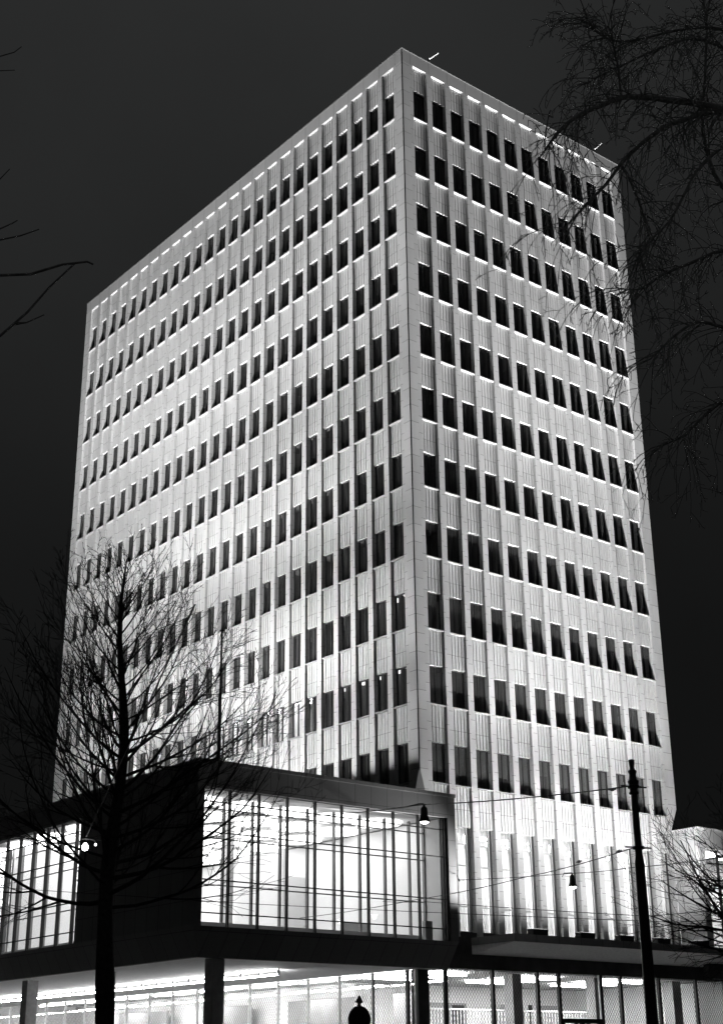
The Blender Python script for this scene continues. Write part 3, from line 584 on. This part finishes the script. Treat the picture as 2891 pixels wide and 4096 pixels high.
# ------------------------------------------------------------------ round street sign
def atd(px, py, D):
    q = CF + CR * ((px - 1445.5) / 5686.45) - CU * ((py - 2048) / 5686.45); return CP + q * (D / math.hypot(q.x, q.y))
S = thing('round_sign', 'dark round sign with a pointed finial on its post', 'sign', (-14.52, -13.90, -.02))
SPX, SPY = -14.52, -13.90
dirv = Vector((SPX, SPY, 0)) - Vector((CP.x, CP.y, 0)); Dd = dirv.length
zc = 1.6 + .0350 * Dd; rr = .0075678 * Dd
n = dirv.normalized(); sd = Vector((n.y, -n.x, 0))
mb = MB(); P = [(sd * math.cos(a) * rr + Vector((0, 0, 1)) * (math.sin(a) * rr * 1.12 + zc)) for a in [2 * math.pi * k / 40 for k in range(40)]]
mb.loft([p - n * .04 for p in P], [p + n * .04 for p in P], BLACK); mb.build('disc', S)
mb = MB(); mb.lathe((0, 0, zc + rr * 1.1), [(.06, -.02), (.05, .05), (.07, .08), (.11, .10), (.02, .26), (.0, .28)], BLACK, 12); mb.build('finial', S)
mb = MB(); mb.lathe((n.x * .1, n.y * .1, 0), [(.09, 0), (.09, .3), (.045, .4), (.04, zc + rr)], BLACK, 10); mb.build('post', S)

# ------------------------------------------------------------------ bare trees
def rnd(R, s): return Vector((R.gauss(0, s), R.gauss(0, s), R.gauss(0, s)))
def grow(mb, R, p, d, L, r, depth, up, n=5, seg=.32, wob=.16, kids=(5, 4, 3), shrink=.5, mat_=None, gravity=0.0, minr=.003, spread=(.5, .95), stop=None):
    pts = [p.copy()]; rads = [r]; k = max(3, int(L / seg)); step = L / k; dd = d.normalized(); nodes = []
    for i in range(k):
        t = (i + 1) / k
        dd = (dd + rnd(R, wob * (.4 + .6 * step / .3)) + Vector((0, 0, up * step)) - Vector((0, 0, gravity * t * step))).normalized()
        p = p + dd * step; pts.append(p.copy()); rads.append(max(minr, r * (1 - .82 * t))); nodes.append((p.copy(), dd.copy(), rads[-1], t))
    mb.tube(pts, rads, mat_, n, caps=False)
    if depth <= 0: return
    nk = kids[-depth] if depth <= len(kids) else kids[0]
    nk = max(2, round(nk * min(1.0, .3 + L / 2.6)))
    for i in range(nk):
        t = .12 + .86 * (i + R.random() * .9) / nk; q, qd, qr, qt = nodes[min(len(nodes) - 1, int(t * len(nodes)))]
        ax = qd.orthogonal().normalized(); ax.rotate(Matrix.Rotation(R.random() * 2 * math.pi, 3, qd)); a = R.uniform(*spread)
        nd = qd * math.cos(a) + ax * math.sin(a)
        grow(mb, R, q, nd, L * shrink * R.uniform(.6, 1.15) * (1.1 - .5 * qt), max(minr, qr * .62), depth - 1, up, max(3, n - 1), seg * .75, wob, kids, shrink, mat_, gravity, minr, spread)
# tree in front of the wing
def big_tree(base, H):
    R = random.Random(11); t = thing('bare_tree', 'tall leafless tree with upswept branches in front of the low wing', 'tree', base)
    pts = []; rads = []; p = Vector((0, 0, -.02))
    for i in range(27):
        z = H * i / 26; x = .10 * math.sin(z * .9 + .6) - .09 * math.sin(.6) ; y = .07 * math.sin(z * 1.3)
        pts.append(Vector((x, y, z))); rads.append(.205 * (1 - z / H) ** .8 * (1.08 + .10 * math.sin(z * 2.3)) + .012)
    mb = MB(); mb.tube(pts, rads, BARK, 12); mb.build('trunk', t, True)
    mb = MB(); N_ = 78
    for i in range(N_):
        f = i / N_; z = 4.9 + (H - 5.1) * f ** .92; q = pts[min(25, int(z / H * 26))].lerp(pts[min(26, int(z / H * 26) + 1)], z / H * 26 % 1)
        a = i * 2.39996 + R.uniform(-.4, .4); el = -.02 + 1.0 * f ** .8 + R.uniform(-.12, .16)
        d = Vector((math.cos(a) * math.cos(el), math.sin(a) * math.cos(el), math.sin(el)))
        L = (4.4 * (1 - f) ** .85 + .6) * R.uniform(.72, 1.12); r = (.043 * (1 - f) ** .7 + .009) * R.uniform(.6, 1.05)
        grow(mb, R, q, d, L, r, 3, .22 + .10 * f, 6, .34, .055, (8, 6, 5), .5, BARK2, 0, .0046, (.3, .75))
    mb.build('branches', t); return t
big_tree(Vector((-24.45, -18.08, -.02)), 12.6)
# small tree at the right of the entrance (trunk outside the picture)
def side_tree(base, H):
    R = random.Random(5); t = thing('bare_tree', 'small leafless tree whose twigs reach in front of the annex', 'tree', base)
    pts = [Vector((.05 * math.sin(i), .04 * math.cos(i * 1.4), H * i / 14)) for i in range(15)]; rads = [.17 * (1 - i / 16) for i in range(15)]
    mb = MB(); mb.tube(pts, rads, BARK, 10); mb.build('trunk', t, True)
    mb = MB(); toL = Vector((-.779, .626, 0))
    for i in range(34):
        f = i / 34; z = 3.5 + (H - 3.7) * f; q = Vector((0, 0, z)); a = i * 2.4; d = Vector((math.cos(a), math.sin(a), -.05 + .8 * f))
        grow(mb, R, q, d, 3.4 * (1 - f) + .6, .05 * (1 - f) + .012, 3, .34, 5, .3, .08, (6, 5, 4), .55, BARK2, 0, .0042, (.35, .9))
    for z, L, r in ((4.35, 3.5, .055), (4.0, 2.9, .045), (4.9, 2.8, .05), (4.6, 3.2, .045), (5.3, 2.2, .04), (3.75, 3.0, .035)):
        grow(mb, R, Vector((0, 0, z)), toL + Vector((R.uniform(-.2, .2), R.uniform(-.2, .2), -.02)), L, r, 3, .16, 6, .3, .07, (8, 5, 4), .55, BARK2, 0, .004, (.3, .9))
    mb.build('branches', t); return t
side_tree(Vector((-13.35, -27.3, -.02)), 7.2)
# big overhanging tree close to the camera
LIMBS = {
 'm1': [(-27.28, -37.45, 11.99), (-27.93, -37.37, 11.79), (-28.58, -37.31, 11.61), (-29.23, -37.27, 11.39), (-29.59, -37.29, 11.2), (-30.1, -37.3, 10.81), (-30.45, -37.35, 10.5), (-30.72, -37.35, 10.22), (-30.96, -37.37, 9.87)],
 'm2': [(-27.03, -37.28, 12.14), (-27.76, -37.26, 11.92), (-28.1, -37.12, 11.77), (-28.44, -36.99, 11.55), (-28.73, -36.93, 11.31), (-29.06, -36.84, 10.94), (-29.38, -36.76, 10.45), (-29.66, -36.73, 10.14), (-29.89, -36.61, 9.81)],
 'm3': [(-29.1, -36.79, 10.84), (-28.97, -36.79, 10.66), (-28.74, -36.75, 10.4), (-28.64, -36.72, 10.07)],
 'm4': [(-26.82, -37.24, 13.03), (-27.38, -37.11, 13.09), (-27.67, -37.04, 13.12), (-27.96, -36.97, 13.02), (-28.26, -36.89, 12.8), (-28.77, -36.89, 12.38), (-29.31, -36.84, 11.93), (-29.6, -36.81, 11.67)],
 'm5': [(-27.48, -37.7, 12.78), (-27.87, -37.46, 12.87), (-28.36, -37.44, 12.68), (-28.7, -37.32, 12.5), (-29.03, -37.2, 12.31), (-29.38, -37.08, 12.16), (-29.65, -37.06, 12.17), (-29.87, -37.11, 12.23)],
 'm6': [(-29.6, -37.28, 11.21), (-29.69, -37.33, 11.51), (-29.78, -37.38, 11.75), (-29.88, -37.41, 11.9)],
 'm7': [(-27.74, -37.66, 11.05), (-28.12, -37.45, 11.18), (-28.47, -37.29, 10.77), (-28.98, -37.26, 9.91), (-29.32, -37.15, 9.56), (-29.37, -37.09, 9.39)],
 'm8': [(-27.48, -37.32, 9.97), (-28.03, -37.22, 9.98), (-28.41, -37.03, 9.73), (-28.74, -36.92, 9.53), (-29.07, -36.82, 9.25), (-29.27, -36.73, 9.26)],
 'm9': [(-27.83, -37.16, 10.77), (-27.98, -37.11, 11.26), (-28.07, -37.16, 11.72), (-28.0, -37.27, 12.42), (-27.96, -37.32, 13.07), (-27.97, -37.31, 13.36)],
 'm10': [(-27.88, -37.45, 8.8), (-28.17, -37.2, 8.97), (-28.41, -37.04, 9.04), (-28.74, -36.92, 8.74), (-28.95, -36.81, 8.49)],
 'm11': [(-27.92, -37.38, 8.05), (-28.22, -37.13, 8.13), (-28.43, -37.0, 7.89), (-28.64, -36.89, 7.65), (-28.84, -36.79, 7.56)]}
LR = {'m1': .05, 'm2': .043, 'm3': .018, 'm4': .03, 'm5': .024, 'm6': .015, 'm7': .024, 'm8': .028, 'm9': .03, 'm10': .03, 'm11': .03}
t = thing('overhanging_tree', 'large dark leafless tree whose drooping branches overhang the upper corner', 'tree', (-25.75, -38.0, -.02)); O = Vector((-25.75, -38.0, -.02))
mb = MB(); tr = [(0, 0, 0), (.05, .02, 3), (-.05, .1, 6), (-.1, .1, 8.0), (-.1, .15, 9.4), (-.2, .15, 10.3), (-.1, .1, 12.6)]
mb.tube(tr, [.34, .30, .27, .24, .17, .12, .07], BARKF, 12); mb.tube([(0, 0, 5), (.3, -.3, 8), (.4, -.4, 11), (.3, -.3, 12.2), (.4, -.1, 13.2)], [.26, .2, .12, .07, .05], BARKF, 10); mb.build('trunk', t, True)
mb = MB(); R = random.Random(3)
for k, P in LIMBS.items():
    P = [Vector(p) - O for p in P]; Q = []
    if k not in ('m3', 'm6'): P = [Vector((0, 0, P[0].z - .5))] + P
    for a, b in zip(P[:-1], P[1:]):
        for i in range(4): Q.append(a.lerp(b, i / 4) + rnd(R, .008))
    Q.append(P[-1]); r0 = LR[k]; n_ = len(Q)
    for _ in range(2): Q = [Q[0]] + [(Q[i - 1] + Q[i] * 2 + Q[i + 1]) / 4 for i in range(1, n_ - 1)] + [Q[-1]]
    rd = [max(.006, r0 * (1 - .8 * i / n_)) for i in range(n_)]; mb.tube(Q, rd, BARKF, 8, caps=False)
    for i in range(2, n_):
        if i * 4 < 3: continue
        for _ in range(2):
            d = (Q[i] - Q[i - 1]).normalized(); sd_ = rnd(R, 1).normalized(); dirn = (d * .8 + sd_ * .7 + Vector((0, 0, R.uniform(-.5, .35)))).normalized()
            grow(mb, R, Q[i], dirn, R.uniform(.3, 1.0), max(.007, rd[i] * .34), 2, 0, 4, .11, .12, (5, 6, 4), .40, BARKF, 3.4, .0036, (.5, 1.2))
mb.build('branches', t)
# blurred branch tips at the left edge: a neighbouring tree, its trunk outside the picture
t = thing('nearby_tree', 'few bare branch tips poking into the dark sky at the edge', 'tree', (-38.3, -38.7, -.02)); O = Vector((-38.3, -38.7, -.02))
mb = MB(); mb.tube([(0, 0, 0), (0, .05, 2.5), (-.05, 0, 5), (.05, 0, 7.2)], [.16, .13, .09, .03], BARKF, 10); mb.build('trunk', t, True)
mb = MB()
for P, r in (([(-38.3, -38.7, 4.3), (-37.47, -38.99, 4.96), (-37.06, -39.15, 5.38), (-36.92, -39.21, 5.41), (-36.78, -39.27, 5.49), (-36.67, -39.33, 5.52), (-36.64, -39.34, 5.51)], .013), ([(-38.3, -38.7, 4.2), (-37.45, -39.0, 4.76), (-37.03, -39.16, 5.04), (-36.92, -39.21, 5.19), (-36.83, -39.25, 5.35), (-36.72, -39.3, 5.51)], .012), ([(-36.97, -39.18, 5.12), (-36.92, -39.21, 5.13), (-36.84, -39.24, 5.19)], .006),
             ([(-38.3, -38.7, 5.1), (-37.3, -39.05, 5.57), (-37.08, -39.14, 5.65), (-37.02, -39.16, 5.7), (-37.0, -39.17, 5.72)], .007), ([(-38.3, -38.7, 5.0), (-37.29, -39.05, 5.49), (-37.07, -39.14, 5.59), (-36.98, -39.18, 5.63), (-36.9, -39.22, 5.68)], .008), ([(-38.3, -38.7, 5.4), (-37.21, -39.09, 5.86), (-37.1, -39.13, 5.95), (-37.06, -39.15, 6.02)], .006),
             ([(-38.3, -38.7, 6.3), (-37.28, -39.06, 6.73), (-37.16, -39.11, 6.72), (-37.09, -39.13, 6.77), (-37.06, -39.15, 6.81)], .006), ([(-38.3, -38.7, 6.3), (-37.28, -39.06, 6.67), (-37.15, -39.11, 6.63), (-37.08, -39.14, 6.65)], .005)):
    P = [Vector(p) - O for p in P]; mb.tube(P, [r * .75 * (1 - .6 * i / len(P)) * (2 if i == 0 else 1) for i in range(len(P))], BARKF, 6)
mb.build('branches', t)
